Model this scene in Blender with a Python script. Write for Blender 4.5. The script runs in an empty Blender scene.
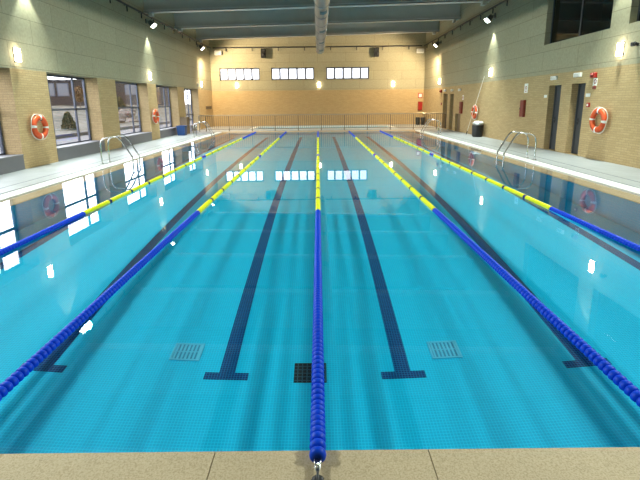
import bpy, math, random
from math import sin, cos, pi, radians, sqrt
from mathutils import Vector, Matrix

random.seed(7)
SC = bpy.context.scene
COL = SC.collection

# ------------------------------------------------------------------ materials
def new_mat(name):
    m = bpy.data.materials.new(name); m.use_nodes = True
    nt = m.node_tree
    b = nt.nodes['Principled BSDF']
    return m, nt, b

def N(nt, t, **kw):
    n = nt.nodes.new(t)
    for k, v in kw.items():
        setattr(n, k, v)
    return n

def plain(name, col, rough=0.5, metal=0.0, noise=0.0, nscale=8.0, spec=0.5, coat=0.0):
    m, nt, b = new_mat(name)
    b.inputs['Roughness'].default_value = rough
    b.inputs['Metallic'].default_value = metal
    b.inputs['Specular IOR Level'].default_value = spec
    b.inputs['Coat Weight'].default_value = coat
    if noise > 0:
        geo = N(nt, 'ShaderNodeNewGeometry')
        nz = N(nt, 'ShaderNodeTexNoise'); nz.inputs['Scale'].default_value = nscale; nz.inputs['Detail'].default_value = 5
        nt.links.new(geo.outputs['Position'], nz.inputs['Vector'])
        mx = N(nt, 'ShaderNodeMix', data_type='RGBA')
        mx.inputs['A'].default_value = (*[c * (1 - noise) for c in col], 1)
        mx.inputs['B'].default_value = (*[min(1, c * (1 + noise)) for c in col], 1)
        nt.links.new(nz.outputs['Fac'], mx.inputs['Factor'])
        nt.links.new(mx.outputs['Result'], b.inputs['Base Color'])
    else:
        b.inputs['Base Color'].default_value = (*col, 1)
    return m

def emit(name, col, strength):
    m, nt, b = new_mat(name)
    b.inputs['Base Color'].default_value = (0.8, 0.8, 0.8, 1)
    b.inputs['Emission Color'].default_value = (*col, 1)
    b.inputs['Emission Strength'].default_value = strength
    return m

def wall_uv(nt):
    """(u, z) coordinates in metres that follow whichever way the wall faces"""
    geo = N(nt, 'ShaderNodeNewGeometry')
    sp = N(nt, 'ShaderNodeSeparateXYZ'); nt.links.new(geo.outputs['Position'], sp.inputs[0])
    sn = N(nt, 'ShaderNodeSeparateXYZ'); nt.links.new(geo.outputs['True Normal'], sn.inputs[0])
    ab = N(nt, 'ShaderNodeMath', operation='ABSOLUTE'); nt.links.new(sn.outputs['X'], ab.inputs[0])
    gt = N(nt, 'ShaderNodeMath', operation='GREATER_THAN'); gt.inputs[1].default_value = 0.7
    nt.links.new(ab.outputs[0], gt.inputs[0])
    mx = N(nt, 'ShaderNodeMix', data_type='FLOAT')
    nt.links.new(gt.outputs[0], mx.inputs['Factor'])
    nt.links.new(sp.outputs['X'], mx.inputs['A']); nt.links.new(sp.outputs['Y'], mx.inputs['B'])
    cb = N(nt, 'ShaderNodeCombineXYZ')
    nt.links.new(mx.outputs['Result'], cb.inputs['X']); nt.links.new(sp.outputs['Z'], cb.inputs['Y'])
    return cb.outputs[0], geo

def brick_mat(name, c1, c2, mortar, w, h, msize, offset=0.5, rough=0.8, bias=0.0, speck=0.12, bump=0.15, nscale=30, z0=0.0):
    m, nt, b = new_mat(name)
    uv, geo = wall_uv(nt)
    mp = N(nt, 'ShaderNodeMapping'); mp.inputs['Location'].default_value = (0.0, -z0, 0)
    nt.links.new(uv, mp.inputs['Vector'])
    bt = N(nt, 'ShaderNodeTexBrick', offset=offset)
    bt.inputs['Color1'].default_value = (*c1, 1); bt.inputs['Color2'].default_value = (*c2, 1)
    bt.inputs['Mortar'].default_value = (*mortar, 1)
    bt.inputs['Scale'].default_value = 1.0
    bt.inputs['Mortar Size'].default_value = msize
    bt.inputs['Mortar Smooth'].default_value = 0.2
    bt.inputs['Bias'].default_value = bias
    bt.inputs['Brick Width'].default_value = w
    bt.inputs['Row Height'].default_value = h
    nt.links.new(mp.outputs[0], bt.inputs['Vector'])
    nz = N(nt, 'ShaderNodeTexNoise'); nz.inputs['Scale'].default_value = nscale; nz.inputs['Detail'].default_value = 6
    nt.links.new(geo.outputs['Position'], nz.inputs['Vector'])
    rmp = N(nt, 'ShaderNodeMapRange'); rmp.inputs['From Min'].default_value = 0.3; rmp.inputs['From Max'].default_value = 0.7
    rmp.inputs['To Min'].default_value = 1 - speck; rmp.inputs['To Max'].default_value = 1 + speck
    nt.links.new(nz.outputs['Fac'], rmp.inputs['Value'])
    vm = N(nt, 'ShaderNodeVectorMath', operation='SCALE')
    nt.links.new(bt.outputs['Color'], vm.inputs[0]); nt.links.new(rmp.outputs[0], vm.inputs['Scale'])
    nt.links.new(vm.outputs[0], b.inputs['Base Color'])
    b.inputs['Roughness'].default_value = rough
    b.inputs['Specular IOR Level'].default_value = 0.25
    if bump:
        bp = N(nt, 'ShaderNodeBump'); bp.inputs['Strength'].default_value = bump; bp.inputs['Distance'].default_value = 0.01; bp.invert = True
        nt.links.new(bt.outputs['Fac'], bp.inputs['Height'])
        nt.links.new(bp.outputs[0], b.inputs['Normal'])
    return m

def floor_tile_mat(name, c1, c2, grout, w, h, msize, rough, offset=0.0, nvar=0.08, spec=0.4):
    m, nt, b = new_mat(name)
    geo = N(nt, 'ShaderNodeNewGeometry')
    bt = N(nt, 'ShaderNodeTexBrick', offset=offset)
    for k, c in (('Color1', c1), ('Color2', c2), ('Mortar', grout)):
        bt.inputs[k].default_value = (*c, 1)
    bt.inputs['Scale'].default_value = 1.0; bt.inputs['Mortar Size'].default_value = msize
    bt.inputs['Brick Width'].default_value = w; bt.inputs['Row Height'].default_value = h
    bt.inputs['Mortar Smooth'].default_value = 0.3
    nt.links.new(geo.outputs['Position'], bt.inputs['Vector'])
    nz = N(nt, 'ShaderNodeTexNoise'); nz.inputs['Scale'].default_value = 1.3; nz.inputs['Detail'].default_value = 5
    nt.links.new(geo.outputs['Position'], nz.inputs['Vector'])
    rmp = N(nt, 'ShaderNodeMapRange'); rmp.inputs['To Min'].default_value = 1 - nvar; rmp.inputs['To Max'].default_value = 1 + nvar
    rmp.inputs['From Min'].default_value = 0.3; rmp.inputs['From Max'].default_value = 0.7
    nt.links.new(nz.outputs['Fac'], rmp.inputs['Value'])
    vm = N(nt, 'ShaderNodeVectorMath', operation='SCALE')
    nt.links.new(bt.outputs['Color'], vm.inputs[0]); nt.links.new(rmp.outputs[0], vm.inputs['Scale'])
    nt.links.new(vm.outputs[0], b.inputs['Base Color'])
    b.inputs['Roughness'].default_value = rough; b.inputs['Specular IOR Level'].default_value = spec
    return m

def mosaic_mat(name, c1, c2, grout, tile, msize):
    """small square mosaic that follows whichever way the face points"""
    m, nt, b = new_mat(name)
    geo = N(nt, 'ShaderNodeNewGeometry')
    sn = N(nt, 'ShaderNodeSeparateXYZ'); nt.links.new(geo.outputs['True Normal'], sn.inputs[0])
    sp = N(nt, 'ShaderNodeSeparateXYZ'); nt.links.new(geo.outputs['Position'], sp.inputs[0])
    def big(ax):
        ab = N(nt, 'ShaderNodeMath', operation='ABSOLUTE'); nt.links.new(sn.outputs[ax], ab.inputs[0])
        gt = N(nt, 'ShaderNodeMath', operation='GREATER_THAN'); gt.inputs[1].default_value = 0.7
        nt.links.new(ab.outputs[0], gt.inputs[0]); return gt.outputs[0]
    fx, fy = big('X'), big('Y')
    u = N(nt, 'ShaderNodeMix', data_type='FLOAT'); nt.links.new(fx, u.inputs['Factor'])
    nt.links.new(sp.outputs['X'], u.inputs['A']); nt.links.new(sp.outputs['Z'], u.inputs['B'])
    v = N(nt, 'ShaderNodeMix', data_type='FLOAT'); nt.links.new(fy, v.inputs['Factor'])
    nt.links.new(sp.outputs['Y'], v.inputs['A']); nt.links.new(sp.outputs['Z'], v.inputs['B'])
    cb = N(nt, 'ShaderNodeCombineXYZ')
    nt.links.new(u.outputs['Result'], cb.inputs['X']); nt.links.new(v.outputs['Result'], cb.inputs['Y'])
    bt = N(nt, 'ShaderNodeTexBrick', offset=0.0)
    for k, c in (('Color1', c1), ('Color2', c2), ('Mortar', grout)):
        bt.inputs[k].default_value = (*c, 1)
    bt.inputs['Scale'].default_value = 1.0; bt.inputs['Mortar Size'].default_value = msize
    bt.inputs['Brick Width'].default_value = tile; bt.inputs['Row Height'].default_value = tile
    bt.inputs['Mortar Smooth'].default_value = 0.2
    nt.links.new(cb.outputs[0], bt.inputs['Vector'])
    nt.links.new(bt.outputs['Color'], b.inputs['Base Color'])
    b.inputs['Roughness'].default_value = 0.5; b.inputs['Specular IOR Level'].default_value = 0.2
    return m

def speckle_mat(name, base, dark, light, rough=0.6):
    m, nt, b = new_mat(name)
    geo = N(nt, 'ShaderNodeNewGeometry')
    vo = N(nt, 'ShaderNodeTexNoise'); vo.inputs['Scale'].default_value = 120; vo.inputs['Detail'].default_value = 3
    nt.links.new(geo.outputs['Position'], vo.inputs['Vector'])
    cr = N(nt, 'ShaderNodeValToRGB')
    e = cr.color_ramp.elements
    e[0].position = 0.34; e[0].color = (*dark, 1)
    e[1].position = 0.66; e[1].color = (*light, 1)
    x = e.new(0.47); x.color = (*base, 1)
    nt.links.new(vo.outputs['Fac'], cr.inputs['Fac'])
    n2 = N(nt, 'ShaderNodeTexNoise'); n2.inputs['Scale'].default_value = 2.5; n2.inputs['Detail'].default_value = 4
    nt.links.new(geo.outputs['Position'], n2.inputs['Vector'])
    rmp = N(nt, 'ShaderNodeMapRange'); rmp.inputs['To Min'].default_value = 0.85; rmp.inputs['To Max'].default_value = 1.12
    nt.links.new(n2.outputs['Fac'], rmp.inputs['Value'])
    vm = N(nt, 'ShaderNodeVectorMath', operation='SCALE')
    nt.links.new(cr.outputs['Color'], vm.inputs[0]); nt.links.new(rmp.outputs[0], vm.inputs['Scale'])
    nt.links.new(vm.outputs[0], b.inputs['Base Color'])
    b.inputs['Roughness'].default_value = rough; b.inputs['Specular IOR Level'].default_value = 0.3
    return m

def window_glass(name, tint=(1, 1, 1), base=0.04):
    m = bpy.data.materials.new(name); m.use_nodes = True
    nt = m.node_tree; nt.nodes.clear()
    out = N(nt, 'ShaderNodeOutputMaterial')
    tr = N(nt, 'ShaderNodeBsdfTransparent'); tr.inputs[0].default_value = (*tint, 1)
    gl = N(nt, 'ShaderNodeBsdfGlossy'); gl.inputs['Roughness'].default_value = 0.02
    # Schlick reflectance from the angle of view, the same from both sides of the pane
    geo = N(nt, 'ShaderNodeNewGeometry')
    dt = N(nt, 'ShaderNodeVectorMath', operation='DOT_PRODUCT'); nt.links.new(geo.outputs['Incoming'], dt.inputs[0]); nt.links.new(geo.outputs['Normal'], dt.inputs[1])
    ab = N(nt, 'ShaderNodeMath', operation='ABSOLUTE'); nt.links.new(dt.outputs['Value'], ab.inputs[0])
    om = N(nt, 'ShaderNodeMath', operation='SUBTRACT'); om.inputs[0].default_value = 1.0; nt.links.new(ab.outputs[0], om.inputs[1])
    pw = N(nt, 'ShaderNodeMath', operation='POWER'); pw.inputs[1].default_value = 5.0; nt.links.new(om.outputs[0], pw.inputs[0])
    fr = N(nt, 'ShaderNodeMath', operation='MULTIPLY_ADD'); fr.inputs[1].default_value = 1-base; fr.inputs[2].default_value = base; nt.links.new(pw.outputs[0], fr.inputs[0])
    mx = N(nt, 'ShaderNodeMixShader')
    nt.links.new(fr.outputs[0], mx.inputs[0]); nt.links.new(tr.outputs[0], mx.inputs[1]); nt.links.new(gl.outputs[0], mx.inputs[2])
    nt.links.new(mx.outputs[0], out.inputs[0])
    return m

def water_mat(name):
    m = bpy.data.materials.new(name); m.use_nodes = True
    nt = m.node_tree; nt.nodes.clear()
    out = N(nt, 'ShaderNodeOutputMaterial')
    g = N(nt, 'ShaderNodeBsdfGlass'); g.inputs['IOR'].default_value = 1.333; g.inputs['Roughness'].default_value = 0.0
    g.inputs['Color'].default_value = (1, 1, 1, 1)
    nt.links.new(g.outputs[0], out.inputs[0])
    return m

M = {}
M['brick'] = brick_mat('tan_brick', (0.50, 0.37, 0.20), (0.44, 0.32, 0.165), (0.36, 0.26, 0.14), 0.25, 0.065, 0.006, bump=0.3)
M['concrete'] = brick_mat('concrete_panel', (0.375, 0.345, 0.24), (0.35, 0.322, 0.222), (0.205, 0.187, 0.125), 2.15, 0.665, 0.008, rough=0.85, speck=0.10, nscale=14, z0=2.82, bump=0.2)
M['deck'] = floor_tile_mat('grey_deck_tile', (0.295, 0.315, 0.335), (0.275, 0.295, 0.315), (0.21, 0.23, 0.25), 0.30, 0.30, 0.006, 0.45)
M['stone'] = speckle_mat('beige_stone', (0.50, 0.395, 0.26), (0.40, 0.31, 0.195), (0.57, 0.465, 0.325))
M['joint'] = plain('stone_joint', (0.30, 0.22, 0.12), 0.8)
M['grate'] = floor_tile_mat('white_slot_grate', (0.80, 0.81, 0.80), (0.77, 0.78, 0.77), (0.42, 0.45, 0.46), 0.40, 0.035, 0.006, 0.4)
M['slot'] = plain('dark_slot', (0.10, 0.12, 0.14), 0.6)
M['pool'] = mosaic_mat('turquoise_mosaic', (0.001, 0.475, 0.80), (0.001, 0.45, 0.765), (0.008, 0.64, 0.95), 0.03, 0.0032)
M['navy'] = mosaic_mat('navy_mosaic', (0.001, 0.017, 0.12), (0.001, 0.023, 0.155), (0.004, 0.20, 0.42), 0.03, 0.0028)
M['black'] = mosaic_mat('black_mosaic', (0.006, 0.008, 0.012), (0.01, 0.012, 0.018), (0.03, 0.10, 0.14), 0.05, 0.006)
M['drain'] = plain('pale_drain', (0.07, 0.55, 0.80), 0.5)
M['drainslot'] = plain('drain_slot', (0.003, 0.27, 0.50), 0.6)
M['water'] = water_mat('pool_water')
M['steel_paint'] = plain('blue_grey_steel_paint', (0.50, 0.505, 0.48), 0.45, noise=0.12, nscale=2.0)
M['flange'] = plain('grey_flange_paint', (0.66, 0.66, 0.64), 0.4, noise=0.1, nscale=2.0)
M['roof'] = plain('dark_roof_sheet', (0.26, 0.265, 0.26), 0.7)
M['galv'] = plain('galvanised_sheet', (0.24, 0.265, 0.29), 0.32, 0.8, noise=0.12, nscale=5)
M['galvring'] = plain('duct_ring', (0.30, 0.33, 0.36), 0.3, 0.9)
M['grille'] = plain('teal_grille', (0.02, 0.12, 0.17), 0.5)
M['frame'] = plain('blue_grey_window_frame', (0.075, 0.085, 0.125), 0.45)
M['glass'] = window_glass('clear_window_glass')
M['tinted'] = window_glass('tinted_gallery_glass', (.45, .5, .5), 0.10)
M['bench'] = plain('slate_grey_board', (0.155, 0.155, 0.175), 0.6, noise=0.08, nscale=3)
M['door'] = plain('charcoal_door_paint', (0.055, 0.06, 0.072), 0.4)
M['darkmetal'] = plain('dark_metal', (0.03, 0.03, 0.035), 0.4, 0.3)
M['chrome'] = plain('polished_steel', (0.62, 0.63, 0.64), 0.16, 1.0)
M['railpaint'] = plain('brown_grey_rail', (0.13, 0.10, 0.068), 0.45, 0.0)
M['railtop'] = plain('worn_steel_top_rail', (0.42, 0.36, 0.27), 0.4, 0.5)
M['orange'] = plain('orange_buoy', (0.60, 0.075, 0.010), 0.45, noise=0.08, nscale=9)
M['white'] = plain('white_plastic', (0.80, 0.80, 0.78), 0.45)
M['rope_white'] = plain('white_rope', (0.72, 0.70, 0.64), 0.8)
M['blue'] = plain('royal_blue_plastic', (0.0, 0.055, 0.66), 0.45, spec=0.2)
M['bluedark'] = plain('dark_blue_plastic', (0.0, 0.015, 0.14), 0.5, spec=0.25)
M['yellow'] = plain('lemon_yellow_plastic', (0.74, 0.80, 0.002), 0.5, spec=0.3)
M['red'] = plain('red_plastic', (0.32, 0.014, 0.010), 0.4)
M['darkred'] = plain('dark_red_cabinet', (0.20, 0.026, 0.014), 0.5)
M['blackp'] = plain('black_plastic', (0.012, 0.013, 0.014), 0.45)
M['bluebin'] = plain('blue_bin_plastic', (0.010, 0.045, 0.16), 0.45)
M['brown'] = plain('brown_board', (0.17, 0.12, 0.07), 0.6)
M['bag'] = plain('white_plastic_bag', (0.66, 0.68, 0.70), 0.5)
M['lamp_body'] = plain('grey_lamp_body', (0.10, 0.10, 0.10), 0.4, 0.4)
M['lens_cool'] = emit('cool_lamp_lens', (0.92, 1.0, 0.93), 14)
M['lens_warm'] = emit('warm_lamp_lens', (1.0, 0.90, 0.74), 14)
M['lens_off'] = plain('unlit_lamp_glass', (0.62, 0.62, 0.58), 0.2)
M['sconce_glow'] = emit('sconce_diffuser', (1.0, 0.84, 0.58), 38)
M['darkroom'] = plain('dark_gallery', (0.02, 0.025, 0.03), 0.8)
M['soil'] = plain('dry_grass', (0.068, 0.062, 0.045), 0.95, noise=0.85, nscale=2.6)
def bank_mat():
    m, nt, b = new_mat('dry_bank')
    geo = N(nt, 'ShaderNodeNewGeometry'); nz = N(nt, 'ShaderNodeTexNoise'); nz.inputs['Scale'].default_value = 0.9; nz.inputs['Detail'].default_value = 8; nz.inputs['Roughness'].default_value = .7
    nt.links.new(geo.outputs['Position'], nz.inputs['Vector'])
    cr = N(nt, 'ShaderNodeValToRGB'); e = cr.color_ramp.elements
    e[0].position = .40; e[0].color = (.020, .022, .012, 1); e[1].position = .60; e[1].color = (.105, .098, .085, 1)
    x = e.new(.49); x.color = (.058, .052, .036, 1)
    nt.links.new(nz.outputs['Fac'], cr.inputs['Fac']); nt.links.new(cr.outputs['Color'], b.inputs['Base Color']); b.inputs['Roughness'].default_value = .95
    return m
M['soil'] = bank_mat()
M['paving'] = plain('pale_paving', (0.085, 0.083, 0.09), 0.9, noise=0.1)
M['rock'] = plain('pale_rock', (0.12, 0.10, 0.09), 0.9, noise=0.25, nscale=3)
M['bldg'] = plain('brown_render', (0.026, 0.020, 0.023), 0.85, noise=0.2, nscale=0.8)
M['bldg2'] = plain('grey_render', (0.045, 0.043, 0.052), 0.85, noise=0.15, nscale=0.8)
M['blind'] = plain('white_blind', (0.14, 0.15, 0.18), 0.6)
M['leaf'] = plain('dark_conifer', (0.024, 0.034, 0.013), 0.8, noise=0.4, nscale=9)
M['leaf2'] = plain('autumn_leaf', (0.10, 0.048, 0.012), 0.8, noise=0.4, nscale=9)
M['bark'] = plain('bark', (0.10, 0.07, 0.05), 0.9)

# ------------------------------------------------------------------ mesh builder
class MB:
    def __init__(s): s.v = []; s.f = []; s.mi = []; s.sm = []
    def add(s, vs, fs, mi=0, smooth=False):
        o = len(s.v); s.v += [tuple(p) for p in vs]
        for f in fs:
            s.f.append(tuple(i + o for i in f)); s.mi.append(mi); s.sm.append(smooth)
        return s
    def box(s, a, b, mi=0):
        x0, y0, z0 = a; x1, y1, z1 = b
        x0, x1 = sorted((x0, x1)); y0, y1 = sorted((y0, y1)); z0, z1 = sorted((z0, z1))
        vs = [(x0,y0,z0),(x1,y0,z0),(x1,y1,z0),(x0,y1,z0),(x0,y0,z1),(x1,y0,z1),(x1,y1,z1),(x0,y1,z1)]
        return s.add(vs, [(0,3,2,1),(4,5,6,7),(0,1,5,4),(1,2,6,5),(2,3,7,6),(3,0,4,7)], mi)
    def bbox(s, a, b, r=0.01, mi=0):
        """box with chamfered edges"""
        x0, y0, z0 = (min(a[i], b[i]) for i in range(3)); x1, y1, z1 = (max(a[i], b[i]) for i in range(3))
        r = min(r, (x1-x0)*.45, (y1-y0)*.45, (z1-z0)*.45)
        lo = (x0, y0, z0); hi = (x1, y1, z1)
        vs = []; idx = {}
        for sx in (0, 1):
            for sy in (0, 1):
                for sz in (0, 1):
                    sg = (sx, sy, sz)
                    for ax in range(3):
                        p = []
                        for k in range(3):
                            e = hi[k] if sg[k] else lo[k]
                            if k != ax: e += -r if sg[k] else r
                            p.append(e)
                        idx[(sg, ax)] = len(vs); vs.append(tuple(p))
        c = Vector(((x0+x1)/2, (y0+y1)/2, (z0+z1)/2))
        fs = []
        def face(ids):
            ps = [Vector(vs[i]) for i in ids]
            n = (ps[1]-ps[0]).cross(ps[2]-ps[0]); ce = sum(ps, Vector())/len(ps) - c
            fs.append(tuple(ids) if n.dot(ce) > 0 else tuple(reversed(ids)))
        for ax in range(3):
            o = [k for k in range(3) if k != ax]
            for sd in (0, 1):
                ids = []
                for p, q in ((0,0),(1,0),(1,1),(0,1)):
                    sg = [0,0,0]; sg[ax] = sd; sg[o[0]] = p; sg[o[1]] = q
                    ids.append(idx[(tuple(sg), ax)])
                face(ids)
            for p in (0, 1):
                for q in (0, 1):
                    s0 = [0,0,0]; s1 = [0,0,0]
                    s0[ax] = 0; s1[ax] = 1; s0[o[0]] = s1[o[0]] = p; s0[o[1]] = s1[o[1]] = q
                    s0 = tuple(s0); s1 = tuple(s1)
                    face([idx[(s0,o[0])], idx[(s1,o[0])], idx[(s1,o[1])], idx[(s0,o[1])]])
        for sx in (0, 1):
            for sy in (0, 1):
                for sz in (0, 1):
                    face([idx[((sx,sy,sz),k)] for k in range(3)])
        return s.add(vs, fs, mi)
    def tube(s, pts, r, n=10, mi=0, closed=False, caps=True):
        pts = [Vector(p) for p in pts]; m = len(pts)
        rad = r if isinstance(r, (list, tuple)) else [r]*m
        rings = []; up = None
        for i in range(m):
            if closed: t = pts[(i+1) % m] - pts[i-1]
            else: t = pts[min(i+1, m-1)] - pts[max(i-1, 0)]
            t.normalize()
            if up is None:
                up = Vector((0,0,1)) if abs(t.z) < .9 else Vector((0,1,0))
            a = t.cross(up)
            if a.length < 1e-5: a = t.cross(Vector((1,0,0)))
            a.normalize(); b = a.cross(t).normalized(); up = b
            rings.append([pts[i] + rad[i]*(cos(2*pi*k/n)*a + sin(2*pi*k/n)*b) for k in range(n)])
        vs = [p for q in rings for p in q]; fs = []
        for i in range(m if closed else m-1):
            j = (i+1) % m
            for k in range(n):
                l = (k+1) % n
                fs.append((i*n+k, i*n+l, j*n+l, j*n+k))
        s.add(vs, fs, mi, True)
        if caps and not closed:
            s.add(rings[0], [tuple(range(n-1,-1,-1))], mi); s.add(rings[-1], [tuple(range(n))], mi)
        return s
    def lathe(s, prof, origin=(0,0,0), axis='z', n=16, mi=0, smooth=True):
        """prof: [(radius, height)]"""
        o = Vector(origin); vs = []; fs = []
        for (r, h) in prof:
            for k in range(n):
                c, d = r*cos(2*pi*k/n), r*sin(2*pi*k/n)
                p = {'z': (c, d, h), 'y': (d, h, c), 'x': (h, c, d)}[axis]
                vs.append(o + Vector(p))
        for i in range(len(prof)-1):
            for k in range(n):
                l = (k+1) % n
                fs.append((i*n+k, i*n+l, (i+1)*n+l, (i+1)*n+k))
        s.add(vs, fs, mi, smooth)
        if prof[0][0] > 1e-4: s.add(vs[:n], [tuple(range(n-1,-1,-1))], mi)
        if prof[-1][0] > 1e-4: s.add(vs[-n:], [tuple(range(n))], mi)
        return s
    def torus(s, R, r, origin, axis='x', a0=0, a1=2*pi, n=40, m=14, mi=0, sq=1.0):
        o = Vector(origin); full = abs(a1-a0-2*pi) < 1e-6
        vs = []; fs = []; cnt = n if full else n+1
        for i in range(cnt):
            a = a0 + (a1-a0)*i/n
            for k in range(m):
                b = 2*pi*k/m
                q = R + r*cos(b); h = r*sq*sin(b)
                p = {'x': (h, q*cos(a), q*sin(a)), 'y': (q*cos(a), h, q*sin(a)), 'z': (q*cos(a), q*sin(a), h)}[axis]
                vs.append(o + Vector(p))
        for i in range(n):
            j = (i+1) % cnt
            for k in range(m):
                l = (k+1) % m
                fs.append((i*m+k, j*m+k, j*m+l, i*m+l))
        return s.add(vs, fs, mi, True)
    def blob(s, c, r, seed=0, jit=0.25, mi=0, n=10, m=7, smooth=True):
        rd = random.Random(seed); vs = []; fs = []
        rx, ry, rz = r
        for i in range(m+1):
            th = pi*i/m
            for k in range(n):
                j = 1 + rd.uniform(-jit, jit) if 0 < i < m else 1
                vs.append((c[0]+rx*j*sin(th)*cos(2*pi*k/n), c[1]+ry*j*sin(th)*sin(2*pi*k/n), c[2]+rz*(1+ (j-1)*.5)*cos(th)))
        for i in range(m):
            for k in range(n):
                l = (k+1) % n
                fs.append((i*n+k, (i+1)*n+k, (i+1)*n+l, i*n+l))
        return s.add(vs, fs, mi, smooth)
    def mesh(s, name, mats):
        me = bpy.data.meshes.new(name)
        me.from_pydata(s.v, [], s.f); me.update()
        for m in (mats if isinstance(mats, (list, tuple)) else [mats]): me.materials.append(m)
        me.polygons.foreach_set('material_index', s.mi)
        me.polygons.foreach_set('use_smooth', s.sm)
        return me
    def build(s, name, mats, parent=None):
        o = bpy.data.objects.new(name, s.mesh(name, mats)); COL.objects.link(o)
        if parent is not None: o.parent = parent
        return o

def tag(o, label=None, cat=None, group=None, kind=None):
    if label: o['label'] = label
    if cat: o['category'] = cat
    if group: o['group'] = group
    if kind: o['kind'] = kind
    return o

def empty(name, loc, rz=0.0):
    o = bpy.data.objects.new(name, None); COL.objects.link(o)
    o.empty_display_size = 0.2
    o.location = loc; o.rotation_euler.z = rz
    return o

def thing(name, label, cat, loc=(0,0,0), rz=0.0, group=None, kind=None):
    return tag(empty(name, loc, rz), label, cat, group, kind)

def copy_tree(o, parent=None):
    c = o.copy(); COL.objects.link(c)
    if parent is not None: c.parent = parent
    for ch in list(o.children): copy_tree(ch, c)
    return c

def struct(o, label=None, cat=None, group=None):
    return tag(o, label, cat, group, 'structure')

def cells(u0, u1, v0, v1, holes):
    """rectangles that cover [u0,u1]x[v0,v1] minus the holes"""
    us = sorted({u0, u1, *[h[0] for h in holes], *[h[1] for h in holes]}); us = [u for u in us if u0 <= u <= u1]
    vs = sorted({v0, v1, *[h[2] for h in holes], *[h[3] for h in holes]}); vs = [v for v in vs if v0 <= v <= v1]
    out = []
    for a, b in zip(us, us[1:]):
        run = None
        for c, d in zip(vs, vs[1:]):
            mu, mv = (a+b)/2, (c+d)/2
            solid = not any(h[0] < mu < h[1] and h[2] < mv < h[3] for h in holes)
            if solid:
                run = (run[0], d) if run else (c, d)
            elif run:
                out.append((a, b, *run)); run = None
        if run: out.append((a, b, *run))
    return out

# ------------------------------------------------------------------ layout (metres; X across, Y along the pool)
XP = 5.64                    # half width of the water
Y0, Y1 = 1.88, 26.87         # ends of the water
DEPTH = 2.0
XW = 8.2                     # side walls
YF = 33.8                    # far wall
YB = -4.0                    # wall behind
ZT = 7.6                     # roof underside
ZD = 0.045                   # deck level
ZL, ZR, ZF = 2.77, 2.68, 2.73  # top of the brickwork on left, right and far wall

# ------------------------------------------------------------------ floor, coping, basin
KP = (-4.4, 5.0, 28.7, 31.8)   # paddling pool behind the railing
mb = MB()
for (a, b, c, d) in cells(-XW, XW, YB, YF, [(-6.44, 6.44, Y0-0.62, Y1+0.42), (KP[0]-.25, KP[1]+.25, KP[2]-.25, KP[3]+.25)]):
    mb.box((a, c, -0.3), (b, d, ZD))
fl = mb.build('floor', M['deck'])
struct(fl, 'pale grey tiled pool deck running round the water', 'floor')

mb = MB()
for sx in (-1, 1):
    mb.box((sx*6.84, Y0-2, ZD-0.01), (sx*6.87, Y1+0.3, ZD+0.002))
dr = mb.build('trim_1', M['slot'])
struct(dr, 'thin dark drain slots in the grey deck beside the pool', 'drain slot')

# stone coping: long bullnosed slabs with joints
def slab_run(mb, u0, u1, n, place):
    for k in range(n):
        a = u0 + (u1-u0)*k/n + 0.0028; b = u0 + (u1-u0)*(k+1)/n - 0.0028
        place(a, b)
mb = MB()
def coping_prof(inner, outer, zi, zo):
    sg = 1 if outer > inner else -1
    return [(inner+sg*0.02, -0.12), (inner, zi-0.045), (inner+sg*0.006, zi-0.015), (inner+sg*0.022, zi), (outer, zo), (outer, -0.12)]
def prism_y(prof, a, b, mi=0):     # profile in XZ swept along Y
    n = len(prof)
    vs = [(x, a, z) for x, z in prof] + [(x, b, z) for x, z in prof]
    ar = sum(prof[i][0]*prof[(i+1)%n][1]-prof[(i+1)%n][0]*prof[i][1] for i in range(n))
    fs = [tuple(range(n)), tuple(range(2*n-1, n-1, -1))] + [(i, i+n, (i+1)%n+n, (i+1)%n) for i in range(n)]
    if ar < 0: fs = [tuple(reversed(f)) for f in fs]
    return vs, fs
def prism_x(prof, a, b):           # profile in YZ swept along X
    n = len(prof)
    vs = [(a, y, z) for y, z in prof] + [(b, y, z) for y, z in prof]
    ar = sum(prof[i][0]*prof[(i+1)%n][1]-prof[(i+1)%n][0]*prof[i][1] for i in range(n))
    fs = [tuple(range(n-1,-1,-1)), tuple(range(n, 2*n))] + [(i, (i+1)%n, (i+1)%n+n, i+n) for i in range(n)]
    if ar < 0: fs = [tuple(reversed(f)) for f in fs]
    return vs, fs
for sx in (-1, 1):
    pr = coping_prof(sx*XP, sx*6.08, -0.035, -0.03)
    slab_run(mb, Y0, Y1, 24, lambda a, b: mb.add(*prism_y(pr, a, b)))
prn = coping_prof(Y0, Y0-0.62, 0.035, 0.055)
slab_run(mb, -0.53-1.07*5-.12, 0.53+1.07*5+.12, 11, lambda a, b: mb.add(*prism_x(prn, a, b)))
prf = coping_prof(Y1, Y1+0.42, 0.03, ZD)
slab_run(mb, -6.08, 6.08, 11, lambda a, b: mb.add(*prism_x(prf, a, b)))
# mortar bed that shows in the joints
for sx in (-1, 1): mb.box((sx*(XP+.03), Y0, -.12), (sx*6.08, Y1, -0.042), 1)
mb.box((-6.0, Y0-.615, -.12), (6.0, Y0-.03, 0.027), 1)
cp = mb.build('pool_coping', [M['stone'], M['joint']])
struct(cp, 'speckled beige stone coping round the edge of the water', 'coping')

mb = MB()
for sx in (-1, 1): mb.box((sx*6.083, Y0-0.62, -.12), (sx*6.44, Y1+0.42, 0.028))
og = mb.build('overflow_grate', M['grate'])
struct(og, 'white slotted overflow grating between stone coping and grey deck', 'grating')

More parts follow.
